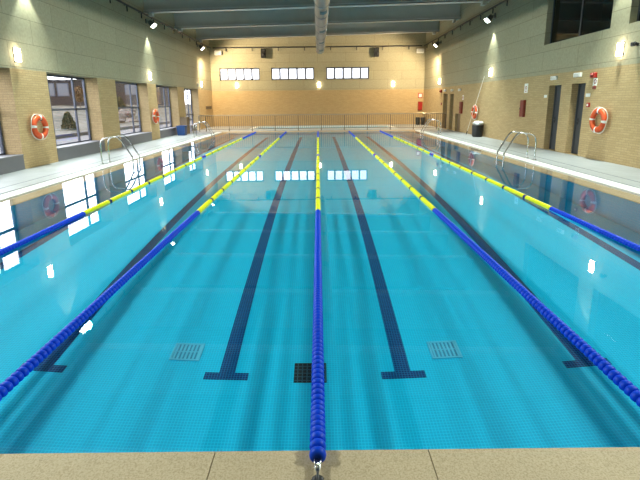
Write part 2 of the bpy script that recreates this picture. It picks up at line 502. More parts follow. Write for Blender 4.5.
# basin
mb = MB()
mb.add([(-XP,Y0,-DEPTH),(XP,Y0,-DEPTH),(XP,Y1,-DEPTH),(-XP,Y1,-DEPTH)], [(0,1,2,3)])
t = 0.25
mb.box((-XP-t, Y0-t, -DEPTH-.2), (XP+t, Y1+t, -DEPTH-.001))
mb.box((-XP-t, Y0-t, -DEPTH), (-XP, Y1+t, -0.12)); mb.box((XP, Y0-t, -DEPTH), (XP+t, Y1+t, -0.12))
mb.box((-XP, Y0-t, -DEPTH), (XP, Y0, -0.12)); mb.box((-XP, Y1, -DEPTH), (XP, Y1+t, -0.12))
basin = mb.build('pool_basin', M['pool'])
struct(basin, 'turquoise mosaic pool basin under the water with dark lane lines', 'pool')
for k, x in enumerate((-4.9, -2.965, -1.015, 0.885, 2.835, 4.76)):
    mb = MB()
    mb.box((x-.085, 4.10, -DEPTH), (x+.085, Y1-2.1, -DEPTH+.004))
    mb.box((x-.235, 4.0, -DEPTH), (x+.235, 4.10, -DEPTH+.004))
    mb.box((x-.235, Y1-2.1, -DEPTH), (x+.235, Y1-2.0, -DEPTH+.004))
    mb.build('lane_line', M['navy'], basin)['label'] = 'dark navy mosaic lane line with T ends'
mb = MB(); mb.box((-.29, 3.97, -DEPTH), (.06, 4.25, -DEPTH+.006))
mb.build('sump_cover', M['black'], basin)['label'] = 'black square sump cover under the centre rope'
for x, w in ((-1.53, 'left'), (1.42, 'right')):
    r = thing('drain_grate', 'pale square drain grate on pool floor %s of the centre rope' % w, 'drain grate', (x, 4.4, -DEPTH), group='drain grates in pool floor')
    mb = MB()
    for a, b in (((-.17,-.14,0),(.17,-.115,.012)), ((-.17,.115,0),(.17,.14,.012)), ((-.17,-.115,0),(-.145,.115,.012)), ((.145,-.115,0),(.17,.115,.012))): mb.bbox(a, b, .003)
    mb.build('rim', M['drain'], r)
    mb = MB()
    mb.box((-.145,-.115,0), (.145,.115,.004), 1)
    for k in range(7): mb.box((-.145+.0436*k-.0+.006,-.115,.003), (-.145+.0436*k+.028,.115,.010))
    mb.box((-.145, -.006, .003), (.145, .006, .011))
    mb.build('grille', [M['drain'], M['drainslot']], r)

def water_plane(name, x0, x1, y0, y1, z):
    mb = MB(); nx, ny = 2, 4
    vs = [(x0+(x1-x0)*i/nx, y0+(y1-y0)*j/ny, z) for j in range(ny+1) for i in range(nx+1)]
    fs = [(j*(nx+1)+i, j*(nx+1)+i+1, (j+1)*(nx+1)+i+1, (j+1)*(nx+1)+i) for j in range(ny) for i in range(nx)]
    mb.add(vs, fs, 0, True)
    return mb.build(name, M['water'])
wt = water_plane('pool_water', -6.085, 6.085, Y0-.01, Y1+.01, 0.0)
tag(wt, 'calm clear water filling the lap pool', 'water', kind='stuff')

# paddling pool behind the railing
mb = MB()
x0, x1, y0, y1 = KP
mb.box((x0-.2, y0-.2, -.7), (x1+.2, y1+.2, -.45))
for a, b in (((x0-.2,y0-.2,-.45),(x0,y1+.2,-.02)), ((x1,y0-.2,-.45),(x1+.2,y1+.2,-.02)), ((x0,y0-.2,-.45),(x1,y0,-.02)), ((x0,y1,-.45),(x1,y1+.2,-.02))): mb.box(a, b)
kb = mb.build('paddling_pool_basin', M['pool'])
struct(kb, 'shallow tiled paddling pool behind the steel railing', 'pool')
mb = MB()
for a, b in (((x0-.25,y0-.25,-.02),(x0,y1+.25,ZD+.06)), ((x1,y0-.25,-.02),(x1+.25,y1+.25,ZD+.06)), ((x0,y0-.25,-.02),(x1,y0,ZD+.06)), ((x0,y1,-.02),(x1,y1+.25,ZD+.06))): mb.box(a, b)
kc = mb.build('paddling_pool_coping', M['white'])
struct(kc, 'white raised rim round the paddling pool behind the railing', 'coping')
kw = water_plane('paddling_pool_water', x0, x1, y0, y1, 0.04)
tag(kw, 'still water in the paddling pool beyond the railing', 'water', kind='stuff')

# ------------------------------------------------------------------ walls
WT = 0.55
OPEN_L = [(4.5, 7.35), (8.9, 11.77), (13.33, 16.35), (17.77, 21.06), (22.2, 25.5), (26.8, 29.9)]
mb = MB()
for (a, b, c, d) in cells(YB, YF, -0.3, ZL, [(p, q, -0.3 if i == 5 else 0.42, ZL) for i, (p, q) in enumerate(OPEN_L)]):
    low = (d - c) < 1.0
    mb.box((-XW-WT, a, c), (-XW if not low else -XW-0.02, b, d), 0)
mb.box((-XW-WT, YB, ZL), (-XW, YF, ZT+.6), 1)
wl = mb.build('wall_left', [M['brick'], M['concrete']])
struct(wl, 'left wall of tan brick piers below grey concrete panels', 'wall')

DOORS = [(14.72, 15.5, 2.29), (13.4, 14.12, 2.29), (27.56, 28.45, 2.25), (26.28, 27.02, 2.22)]
NICHE = (24.87, 25.8, 1.07)
GAL = [(12.58, 16.14, 3.73, 5.5), (8.1, 11.85, 3.73, 5.5)]
mb = MB()
RT = 0.3
for (a, b, c, d) in cells(YB, YF, -.3, ZR, [(p, q, ZD, z) for p, q, z in DOORS] + [(NICHE[0], NICHE[1], ZD, NICHE[2])]):
    mb.box((XW, a, c), (XW+RT, b, d), 0)
mb.box((XW+RT, YB, -.3), (XW+RT+.1, YF, ZR), 0)
for (a, b, c, d) in cells(YB, YF, ZR, ZT+.6, [(g[0], g[1], g[2], g[3]) for g in GAL]):
    mb.box((XW, a, c), (XW+RT, b, d), 1)
wr = mb.build('wall_right', [M['brick'], M['concrete']])
struct(wr, 'right wall of tan brick below grey concrete panels', 'wall')
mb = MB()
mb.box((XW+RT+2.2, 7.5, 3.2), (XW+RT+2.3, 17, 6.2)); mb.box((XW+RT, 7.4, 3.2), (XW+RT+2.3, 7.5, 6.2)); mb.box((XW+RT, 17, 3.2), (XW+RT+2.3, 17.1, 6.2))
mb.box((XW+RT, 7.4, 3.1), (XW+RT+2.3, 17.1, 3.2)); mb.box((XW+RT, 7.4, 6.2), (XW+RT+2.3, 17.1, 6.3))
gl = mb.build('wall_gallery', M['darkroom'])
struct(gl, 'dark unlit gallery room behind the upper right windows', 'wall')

FW = [(-7.53, -4.45), (-3.57, -0.27), (0.64, 3.94)]
FWZ = (3.52, 4.43)
mb = MB()
mb.box((-XW-WT, YF, -.3), (XW+RT+.1, YF+.3, ZF), 0)
for (a, b, c, d) in cells(-XW-WT, XW+RT+.1, ZF, ZT+.6, [(p, q, *FWZ) for p, q in FW]):
    mb.box((a, YF, c), (b, YF+.3, d), 1)
wf = mb.build('wall_far', [M['brick'], M['concrete']])
struct(wf, 'far end wall, warm brick below pale concrete panels', 'wall')
mb = MB(); mb.box((-XW-WT, YB-.3, -.3), (XW+RT+.1, YB, ZR), 0); mb.box((-XW-WT, YB-.3, ZR), (XW+RT+.1, YB, ZT+.6), 1)
wb = mb.build('wall_back', [M['brick'], M['concrete']])
struct(wb, 'brick and concrete end wall behind the near pool edge', 'wall')

# ceiling + beams
mb = MB()
mb.box((-XW-WT, YB-.3, ZT+.6), (XW+RT+.1, YF+.3, ZT+.8))
y = YB
while y < YF:
    mb.box((-XW, y, ZT+.45), (XW, y+.18, ZT+.6)); y += .36
ce = mb.build('ceiling', M['roof'])
struct(ce, 'dark ribbed roof sheet above the steel beams', 'ceiling')
def beam(yc, first):
    # plate girder with a slightly falling soffit
    zl, zr = 6.03, 6.38
    def zz(x): return zl + (zr-zl)*(x+XW)/(2*XW)
    b = thing('roof_beam', {0: 'blue grey steel roof beam farthest from camera, before the end wall', 1: 'middle blue grey steel roof beam between the nearest and farthest',
                            2: 'nearest visible blue grey steel roof beam at the top edge'}.get(first, 'blue grey steel roof beam out of sight overhead'), 'beam', (0, yc, 0), group='steel roof beams', kind='structure')
    mb = MB()
    def skew(x0, x1, y0, y1, h0, h1):
        vs = [(x0,y0,zz(x0)+h0),(x1,y0,zz(x1)+h0),(x1,y1,zz(x1)+h0),(x0,y1,zz(x0)+h0),(x0,y0,zz(x0)+h1),(x1,y0,zz(x1)+h1),(x1,y1,zz(x1)+h1),(x0,y1,zz(x0)+h1)]
        return vs, [(0,3,2,1),(4,5,6,7),(0,1,5,4),(1,2,6,5),(2,3,7,6),(3,0,4,7)]
    mb.add(*skew(-XW+.02, XW-.02, -.03, .03, .0, 1.75))
    mb.build('web', M['steel_paint'], b)
    mb = MB(); mb.add(*skew(-XW+.02, XW-.02, -.19, .19, 0, .05))
    mb.add(*skew(-XW+.02, XW-.02, -.19, -.16, 0, .11))
    mb.build('bottom_flange', M['flange'], b)
    for sx in (-1, 1):
        mb = MB(); xx = sx*(XW-.31)
        mb.bbox((xx-.09, -.15, zz(xx)-.16), (xx+.09, .15, zz(xx)-.004), .01)
        mb.build('bearing_block', M['steel_paint'], b)
    return b
for k, yc in ((0, 30.35), (1, 25.95), (2, 21.55), (3, 17.15), (4, 12.75), (5, 8.35)):
    beam(yc, k)

# ------------------------------------------------------------------ left windows
def window_unit(idx, y0, y1, xg, z0, z1, cols, rows, label, handles=False):
    w = thing('window_%d' % idx, label, 'window', (xg, (y0+y1)/2, z0), kind='structure')
    hw = (y1-y0)/2; H_ = z1-z0; t = .035
    mb = MB()
    def bar(a, b): mb.bbox(a, b, .006)
    bar((-t,-hw,0), (t,-hw+.07,H_)); bar((-t,hw-.07,0), (t,hw,H_))
    bar((-t,-hw,0), (t,hw,.07)); bar((-t,-hw,H_-.07), (t,hw,H_))
    for c in cols: bar((-t*.9,c-.035,.05), (t*.9,c+.035,H_-.05))
    for r in rows: bar((-t*.9,-hw+.05,r-.035), (t*.9,hw-.05,r+.035))
    mb.build('window_frame', M['frame'], w)
    mb = MB(); mb.box((-.004,-hw+.05,.05), (.004,hw-.05,H_-.05)); mb.build('glass', M['glass'], w)
    if handles:
        for c in (-.10, .10):
            mb = MB(); mb.tube([(t, c, H_*.42), (t+.06, c, H_*.42), (t+.06, c-.0, H_*.42-.14)], .014, 8); mb.build('handle', M['darkmetal'], w)
            mb = MB(); mb.bbox((t-.01, c-.05, H_-.16), (t+.06, c+.05, H_-.06), .01); mb.build('door_closer', M['darkmetal'], w)
    return w
XG = -XW-WT+.04
wl_names = {0: 'tall window with grey frame nearest the camera on left wall', 1: 'left wall window cut by the photo edge before the first lifebuoy pier',
            2: 'left wall window with a dark conifer and building outside', 3: 'left wall window just before the pier with the far lifebuoy',
            4: 'left wall window between far lifebuoy pier and blue bin', 5: 'glazed door with dark handles at far end of left wall'}
for i, (a, b) in enumerate(OPEN_L):
    hw = (b-a)/2
    if i == 5:
        window_unit(6, a, b, XG, ZD, ZL, [-.75, .0, .75], [1.05], wl_names[i], True)
    else:
        window_unit(i+1, a, b, XG, 0.44, ZL, [-hw+.78, hw-.78], [1.20], wl_names[i])
# grey boxed ledges under the windows
bn = {0: 'grey boxed ledge under the nearest left window', 1: 'grey boxed ledge under the window at the left photo edge',
      2: 'long grey boxed ledge right of the first lifebuoy pier', 3: 'grey boxed ledge left of the far lifebuoy pier',
      4: 'grey boxed ledge behind the blue bin', 5: None}
for i, (a, b) in enumerate(OPEN_L):
    if i == 5: continue
    o = thing('window_ledge', bn[i], 'ledge', (-XW, (a+b)/2, ZD), group='grey ledges under the left windows')
    mb = MB(); mb.box((-WT+.10, -(b-a)/2+.005, 0), (.01, (b-a)/2-.005, .385)); mb.build('box', M['bench'], o)
    mb = MB(); mb.bbox((-WT+.08, -(b-a)/2+.005, .385), (.03, (b-a)/2-.005, .42), .006); mb.build('top_board', M['bench'], o)
mb = MB(); mb.bbox((-.40, -1.5, 0), (.01, -.25, .40), .006)
o = mb.build('window_ledge', M['bench']); o.location = (-XW, 29.0+.3, ZD)
tag(o, 'short grey ledge beside the far glazed door', 'ledge', 'grey ledges under the left windows')

# far windows
for i, (a, b) in enumerate(FW):
    w = thing('window_%d' % (i+7), ['far wall strip window of five panes nearest the left corner', 'middle strip window of five panes on far wall', 'far wall strip window of five panes right of the duct'][i], 'window', ((a+b)/2, YF+.12, FWZ[0]), kind='structure')
    hw = (b-a)/2; H_ = FWZ[1]-FWZ[0]; mb = MB(); t = .04
    mb.bbox((-hw,-t,0), (-hw+.09,t,H_), .006); mb.bbox((hw-.09,-t,0), (hw,t,H_), .006); mb.bbox((-hw,-t,0), (hw,t,.09), .006); mb.bbox((-hw,-t,H_-.09), (hw,t,H_), .006)
    for k in range(1, 5):
        c = -hw + 2*hw*k/5; mb.bbox((c-.065,-t,.05), (c+.065,t,H_-.05), .006)
    mb.build('window_frame', M['frame'], w)
    mb = MB(); mb.box((-hw+.05,-.004,.05), (hw-.05,.004,H_-.05)); mb.build('glass', M['glass'], w)

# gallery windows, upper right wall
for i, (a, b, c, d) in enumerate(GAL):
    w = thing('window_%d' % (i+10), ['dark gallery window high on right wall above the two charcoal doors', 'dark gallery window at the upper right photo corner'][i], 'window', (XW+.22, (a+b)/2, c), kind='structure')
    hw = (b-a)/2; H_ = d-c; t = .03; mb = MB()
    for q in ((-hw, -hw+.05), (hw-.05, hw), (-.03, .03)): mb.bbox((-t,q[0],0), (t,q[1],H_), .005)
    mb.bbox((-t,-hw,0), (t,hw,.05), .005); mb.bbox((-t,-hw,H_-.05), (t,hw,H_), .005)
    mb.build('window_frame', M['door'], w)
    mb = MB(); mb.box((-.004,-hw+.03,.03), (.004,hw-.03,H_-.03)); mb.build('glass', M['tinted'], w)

# right wall doors
dl = ['charcoal door left of the pair near the right lifebuoy', 'charcoal door beside the right lifebuoy, black lever handle', 'leftmost of the narrow far doorways on right wall', 'narrow far doorway on right wall beside the low niche']
for i, (a, b, z) in enumerate(DOORS):
    w = thing('door_%d' % (i+1), dl[i], 'door', (XW+.26, (a+b)/2, ZD), kind='structure')
    hw = (b-a)/2; H_ = z-ZD
    mb = MB(); mb.bbox((-.05,-hw,0), (.03,-hw+.05,H_), .004); mb.bbox((-.05,hw-.05,0), (.03,hw,H_), .004); mb.bbox((-.05,-hw,H_-.05), (.03,hw,H_), .004)
    mb.build('door_frame', M['door'] if i < 2 else M['brown'], w)
    mb = MB(); mb.bbox((-.02,-hw+.05,.005), (.02,hw-.05,H_-.05), .004); mb.build('leaf', M['door'] if i < 2 else M['brown'], w)
    mb = MB(); mb.bbox((-.035,hw-.17,.95), (-.02,hw-.12,1.15), .004); mb.tube([(-.03,hw-.145,1.06), (-.075,hw-.145,1.06), (-.08,hw-.16,1.06), (-.08,hw-.29,1.06)], .011, 8)
    mb.build('lever_handle', M['darkmetal'], w)
nb = MB(); nb.bbox((XW+.12, NICHE[0]+.01, ZD), (XW+.2, NICHE[1]-.01, NICHE[2]-.01), .01)
for k in range(10): nb.box((XW+.11, NICHE[0]+.06, ZD+.08+k*.09), (XW+.12, NICHE[1]-.06, ZD+.13+k*.09))
no = nb.build('door_5', M['brown']); struct(no, 'low brown louvred hatch in right wall near far doorways', 'hatch')  # louvred hatch set in the low niche, not a doorway

# ------------------------------------------------------------------ rail with brackets round the walls (cable track)
def track(name, label, p0, p1, inward, n):
    o = thing(name, label, 'track', p0)
    d = Vector(p1)-Vector(p0); L = d.length; u = d.normalized(); iw = Vector(inward)
    mb = MB(); mb.tube([iw*.12, d+iw*.12], .045, 8); mb.build('track_tube', M['darkmetal'], o)
    for k in range(n):
        q = u*(L*(k+.5)/n)
        mb = MB(); mb.tube([q, q+iw*.12, q+iw*.12+Vector((0,0,-.04))], .025, 6); mb.tube([q+iw*.12, q+iw*.12+Vector((0,0,-.26))], .03, 6)
        mb.build('bracket', M['darkmetal'], o)
track('cable_track', 'dark cable track with brackets high on left wall', (-XW+.03, 8, 5.93), (-XW+.03, YF-.3, 5.88), (1,0,0), 17)
track('cable_track', 'dark cable track with brackets high on right wall', (XW-.03, 8, 6.02), (XW-.03, YF-.3, 5.90), (-1,0,0), 17)
track('cable_track', 'dark cable track with brackets across the far wall', (-XW+.3, YF-.03, 5.9), (XW-.3, YF-.03, 5.9), (0,-1,0), 8)

# ------------------------------------------------------------------ duct
du = thing('air_duct', 'round galvanised air duct hanging along the middle of roof', 'duct', (0.19, 0, 5.50))
R_ = .285
mb = MB(); mb.lathe([(R_, 6), (R_, 32)], axis='y', n=28); mb.build('pipe', M['galv'], du)
for yy in [7, 9.2, 11.4, 13.6, 15.2, 16.9, 19, 21, 23, 25.2, 27.4, 29.6, 31.9]:
    mb = MB(); mb.lathe([(R_+.001, yy-.03), (R_+.02, yy-.02), (R_+.02, yy+.02), (R_+.001, yy+.03)], axis='y', n=28); mb.build('joint_ring', M['galvring'], du)
for yy in [10.2, 13.0, 17.8, 22.3, 26.4, 30.2]:
    # rectangular grille in the underside, slightly to the right
    a = radians(-76); c, s_ = cos(a), sin(a)
    mb = MB()
    vs = []
    for dy in (-.3, .3):
        for k in range(5):
            b = a + radians(-30 + 15*k)
            vs.append(((R_+.012)*cos(b), yy+dy, (R_+.012)*sin(b)))
    mb.add(vs, [(k, k+1, k+6, k+5) for k in range(4)])
    vo = [tuple(Vector((p[0]*.93, p[1], p[2]*.93))) for p in vs]
    mb.add(vo + vs, [(0, 4, 14, 10), (5, 9, 19, 15)])
    mb.build('air_grille', M['grille'], du)
for yy in [12.75, 17.15, 21.55, 25.95, 30.35]:
    mb = MB(); mb.tube([(0, yy, R_), (0, yy, .72)], .012, 6); mb.build('hanger', M['galvring'], du)
mb = MB(); mb.lathe([(0.0001, 32.06), (R_*.8, 32.05), (R_+.015, 32.0), (R_+.015, 31.95)], axis='y', n=28); mb.build('end_cap', M['galvring'], du)

# ------------------------------------------------------------------ lamps
def add_spot(name, loc, target, energy, col, angle, blend, size, parent=None):
    l = bpy.data.lights.new(name, 'SPOT'); l.energy = energy; l.color = col
    l.spot_size = radians(angle); l.spot_blend = blend; l.shadow_soft_size = size
    l.cycles.is_caustics_light = True
    o = bpy.data.objects.new(name, l); COL.objects.link(o)
    o.location = loc
    d = Vector(target)-Vector(loc)
    o.rotation_euler = d.to_track_quat('-Z', 'Y').to_euler()
    return o
FLOOD_E = 2300
def flood(side, yc, z, warm, label, lit=True):
    sx = -1 if side == 'L' else 1
    o = thing('floodlight', label, 'floodlight', (sx*XW, yc, z), 0 if side == 'R' else pi, group='floodlights on the side walls')
    mb = MB(); mb.bbox((-.05, -.07, .02), (0, .07, .22), .008); mb.tube([(-.05,0,.12), (-.26,0,.12)], .02, 8)
    mb.tube([(-.26,-.2,.0), (-.26,-.2,.12), (-.26,.2,.12), (-.26,.2,.0)], .014, 8); mb.build('bracket', M['lamp_body'], o)
    ax = Vector((-cos(radians(48)), 0, -sin(radians(48)))); up = Vector((-ax.z, 0, ax.x)).normalized(); c = Vector((-.28, 0, .0))
    def pt(a, y, h): return c + ax*a + up*h + Vector((0, y, 0))
    mb = MB()
    w0, w1 = .10, .16
    vs = [pt(-.14,-w0,-.09), pt(-.14,w0,-.09), pt(-.14,w0,.09), pt(-.14,-w0,.09), pt(.10,-w1,-.12), pt(.10,w1,-.12), pt(.10,w1,.12), pt(.10,-w1,.12)]
    mb.add(vs, [(0,1,2,3),(7,6,5,4),(0,4,5,1),(1,5,6,2),(2,6,7,3),(3,7,4,0)])
    mb.add([pt(.10,-w1-.02,-.14), pt(.10,w1+.02,-.14), pt(.10,w1+.02,.14), pt(.10,-w1-.02,.14), pt(.125,-w1-.02,-.14), pt(.125,w1+.02,-.14), pt(.125,w1+.02,.14), pt(.125,-w1-.02,.14)],
           [(0,1,2,3),(7,6,5,4),(0,4,5,1),(1,5,6,2),(2,6,7,3),(3,7,4,0)])
    mb.build('housing', M['lamp_body'], o)
    mb = MB()
    vs = [pt(.127,-w1,-.12), pt(.127,w1,-.12), pt(.127,w1,.12), pt(.127,-w1,.12), pt(.15,-w1*.9,-.10), pt(.15,w1*.9,-.10), pt(.15,w1*.9,.10), pt(.15,-w1*.9,.10)]
    mb.add(vs, [(0,1,2,3),(7,6,5,4),(0,4,5,1),(1,5,6,2),(2,6,7,3),(3,7,4,0)])
    mb.build('lens', M['lens_warm' if warm else 'lens_cool'], o)
    # the lamp's own light
    p = pt(.32, 0, 0); p = Vector((-p.x if sx < 0 else p.x, p.y, p.z)) + Vector((sx*XW, yc, z))
    a = Vector((ax.x*sx, .45 if warm else 0, ax.z))
    add_spot('flood_light', p, p+a, FLOOD_E*(1.0 if not warm else .92), (1.0, .78, .48) if warm else (.90, 1.0, .88), (150 if warm else 122), .5, .16)
    # spill from the back edge of the reflector down the wall
    q = Vector((sx*(XW-.17), yc, z-.24))
    add_spot('spill_light', q, q+Vector((-sx*.34, 0, -1)), FLOOD_E*(.17 if not warm else .09), (1.0, .76, .46) if warm else (.88, 1.0, .84), 82, .3, .04)
    return o
flood('L', 21.6, 5.56, False, 'lit floodlight at the middle of left wall throwing a pale cone')
flood('L', 30.4, 5.56, True, 'lit floodlight at the far end of left wall')
flood('R', 20.8, 5.50, False, 'lit floodlight on right wall nearer the gallery window')
flood('R', 29.6, 5.50, True, 'lit floodlight at the far end of right wall')
flood('L', 12.8, 5.56, False, 'floodlight over the first lifebuoy pier, above the photo edge')
flood('R', 12.0, 5.56, False, 'floodlight over the gallery window, above the photo edge')
flood('L', 4.0, 5.56, False, 'floodlight above the near left deck')
flood('R', 3.6, 5.56, False, 'floodlight above the near right deck')

def sconce(loc, rz, label):
    o = thing('wall_light', label, 'wall light', loc, rz, group='lit wall lights above the brickwork')
    mb = MB(); mb.bbox((-.10, -.0, -.19), (.10, .025, .19), .006)       # local: wall at y=0, light towards +y
    mb.build('back_plate', M['lamp_body'], o)
    mb = MB()
    n = 10; prof = [(.09*cos(pi*k/n), .025+.085*sin(pi*k/n)) for k in range(n+1)]
    vs = [(x, y, -.17) for x, y in prof] + [(x, y, .17) for x, y in prof]; m = n+1
    mb.add(vs, [(k, k+m, k+m+1, k+1) for k in range(n)], 0, True)
    mb.add(vs, [tuple(range(m)), tuple(range(2*m-1, m-1, -1))])
    mb.build('diffuser', M['sconce_glow'], o)
for y, l in ((12.1, 'lit wall light on left wall above the first lifebuoy pier'), (21.4, 'lit wall light on left wall above the far lifebuoy'), (30.7, 'lit wall light at far end of left wall near the corner')):
    sconce((-XW, y, 3.13), -pi/2, l)
for y, l in ((12.0, 'lit wall light on right wall right of the gallery window'), (20.75, 'lit wall light on right wall above the black waste bag'), (29.4, 'lit wall light on right wall above the far doorways')):
    sconce((XW, y, 3.1), pi/2, l)
for x, l in ((-6.24, 'lit wall light on far wall below the left strip window'), (.09, 'lit wall light on far wall below the duct end'), (5.8, 'lit wall light on far wall nearest the right corner')):
    sconce((x, YF, 3.14), pi, l)

# unlit white floods + speakers on the far wall
for x, l in ((-7.5, 'white box floodlight in the left top corner of far wall'), (7.75, 'white box floodlight in the right top corner of far wall')):
    o = thing('box_floodlight', l, 'floodlight', (x, YF, 5.52), group='white floodlights on far wall')
    mb = MB(); mb.bbox((-.27, -.32, -.16), (.27, -.10, .16), .03); mb.build('housing', M['white'], o)
    mb = MB(); mb.bbox((-.22, -.335, -.12), (.22, -.318, .12), .005); mb.build('lens', M['lens_off'], o)
    mb = MB(); mb.bbox((-.05, -.12, -.05), (.05, 0, .05), .01); mb.build('bracket', M['lamp_body'], o)
for x, l in ((-4.08, 'black loudspeaker on far wall left of the duct'), (4.45, 'black loudspeaker on far wall right of the duct')):
    o = thing('loudspeaker', l, 'speaker', (x, YF, 5.46), group='black loudspeakers on far wall')
    mb = MB(); mb.bbox((-.18, -.42, -.33), (.18, -.12, .33), .03); mb.build('cabinet', M['blackp'], o)
    mb = MB(); mb.lathe([(.12, 0), (.13, -.02), (.02, -.01)], (0, -.42, -.10), 'y', 16); mb.build('woofer', M['darkmetal'], o)
    mb = MB(); mb.lathe([(.06, 0), (.06, -.015), (.01, -.02)], (0, -.42, .18), 'y', 14); mb.build('tweeter', M['darkmetal'], o)
    mb = MB(); mb.bbox((-.04, -.13, -.06), (.04, 0, .06), .008); mb.build('bracket', M['lamp_body'], o)

# ------------------------------------------------------------------ lane ropes
def make_rope(label):
    r = thing('lane_rope', label, 'lane rope', (0, 0, 0.012), group='lane ropes floating on the pool')
    mb = MB(); mb.tube([(0, 1.70, .052), (0, 1.86, .052), (0, 2.1, .012), (0, 2.25, 0), (0, Y1-.1, 0), (0, Y1+.12, .05)], .006, 6); mb.build('cable', M['chrome'], r)
    Rr = .043
    bead = MB(); bead.lathe([(.018, -.0255), (.032, -.023), (.0405, -.013), (Rr, -.003), (Rr, .004), (.0405, .013), (.032, .022), (.018, .025)], axis='y', n=16)
    bm = bead.mesh('blue_float', M['blue'])
    y = 1.80
    while y < 6.84:
        o = bpy.data.objects.new('blue_float', bm); COL.objects.link(o); o.parent = r
        o.location = (0, y, .052 if y < 1.88 else max(0, .052*(2.2-y)/.32)); y += .0508
    # yellow runs, mirrored about the middle
    SEG, GAP = .831, .087
    def ribbed(L, mat, nm, rib=.045):
        n = max(2, int(round(L/rib))); pr = [(.02, 0)]
        for k in range(n):
            a = L*k/n; b = L/n
            pr += [(.036, a+b*.06), (Rr, a+b*.3), (Rr, a+b*.7), (.036, a+b*.94)]
        pr.append((.02, L))
        mb = MB(); mb.lathe(pr, axis='y', n=14); return mb.mesh(nm, mat)
    ym = ribbed(SEG, M['yellow'], 'yellow_float'); sm = ribbed(GAP, M['bluedark'], 'separator_disc', .055); rm = ribbed(GAP*.7, M['red'], 'red_disc', .07)
    cm = ribbed(.19, M['blue'], 'centre_marker')
    yc = (Y0+Y1)/2
    def put(me, nm, y):
        o = bpy.data.objects.new(nm, me); COL.objects.link(o); o.parent = r; o.location = (0, y, 0)
    put(cm, 'centre_marker', yc-.235); put(rm, 'red_disc', yc-.036); put(cm, 'centre_marker', yc+.045)
    for sg in (-1, 1):
        p = .245
        for k in range(8):
            put(ym, 'yellow_float', yc + (p if sg > 0 else -p-SEG)); p += SEG
            if k < 7:
                put(rm if k == 2 else sm, 'red_disc' if k == 2 else 'separator_disc', yc + (p if sg > 0 else -p-GAP)); p += GAP
    fe = yc + p
    far = MB()
    y = fe
    pr = [(.02, fe)]
    while y < Y1-.12:
        pr += [(.03, y+.004), (.0385, y+.014), (Rr, y+.03), (.0385, y+.046), (.03, y+.056)]; y += .0605
    pr.append((.02, y)); far.lathe(pr, axis='y', n=12)
    fo = far.build('far_float_run', M['blue'], r); fo['kind'] = 'stuff'; fo['label'] = 'far blue floats'
    # hook and anchor on the coping
    mb = MB(); mb.tube([(-.008,1.80,.05), (-.014,1.76,.055), (-.012,1.72,.055), (0,1.69,.05), (.012,1.72,.055), (.014,1.76,.055), (.008,1.80,.05)], .005, 6); mb.build('hook', M['chrome'], r)
    mb = MB(); mb.lathe([(.030, .030), (.030, .048), (.024, .054), (0.0001, .055)], (0, 1.66, 0), 'z', 16)
    mb.tube([(0,1.63,.05), (0,1.66,.08), (0,1.69,.07), (0,1.71,.055)], .006, 6); mb.build('anchor', M['darkmetal'], r)
    return r
rope = make_rope('centre blue and yellow lane rope running straight from the near coping')
rope.location.x = -.02
for x, l in ((-2.02, 'inner lane rope left of the centre rope, blue then yellow'), (-3.92, 'outer lane rope nearest the left deck and windows'),
             (1.92, 'inner lane rope right of the centre rope, blue then yellow'), (3.86, 'outer lane rope nearest the right deck and doors')):
    c = copy_tree(rope); c.location.x = x; c['label'] = l

# ------------------------------------------------------------------ railing across the far deck
YR = 27.45; bw = 1.472; x0r = .19-5*bw
ordn = ['second', 'third', 'fourth', 'fifth', 'sixth', 'seventh', 'eighth', 'ninth', 'tenth', 'eleventh']
proto = None
def baluster_mesh():
    b = MB(); b.tube([(0,0,.14), (0,0,.965)], .0125, 6); return b.mesh('baluster', M['railpaint'])
balm = baluster_mesh()
def bay(x, w, n, lab, posts):
    o = thing('railing_bay', lab, 'railing', (x, YR, ZD), group='steel railing bays at the far pool end')
    for px in posts:
        mb = MB(); mb.tube([(px,0,0), (px,0,.97)], .026, 10); mb.lathe([(.05,0),(.05,.012),(.028,.016)], (px,0,0), n=12); mb.build('post', M['railpaint'], o)
    mb = MB(); mb.tube([(.0,0,1.0), (w-.004,0,1.0)], .030, 10); mb.build('top_rail', M['railtop'], o)
    mb = MB(); mb.tube([(.03,0,.13), (w-.03,0,.13)], .016, 8); mb.build('bottom_rail', M['railpaint'], o)
    for q in range(1, n+1):
        b = bpy.data.objects.new('baluster', balm); COL.objects.link(b); b.parent = o; b.location = (w*q/(n+1), 0, .04)
    return o
for k in range(10):
    lab = '%s bay from the left of the steel railing behind the far pool end' % ordn[k]
    if proto is None: o = proto = bay(x0r, bw, 10, lab, (0.0,))
    else:
        o = copy_tree(proto); o.location.x = x0r + bw*k; o['label'] = lab
bay(-7.62, x0r+7.62-.03, 3, 'short end bay of the steel railing near the left wall', (0.026,))
bay(x0r+10*bw, 8.14-x0r-10*bw, 4, 'short end bay of the steel railing at the right wall', (0.0, 8.11-x0r-10*bw))

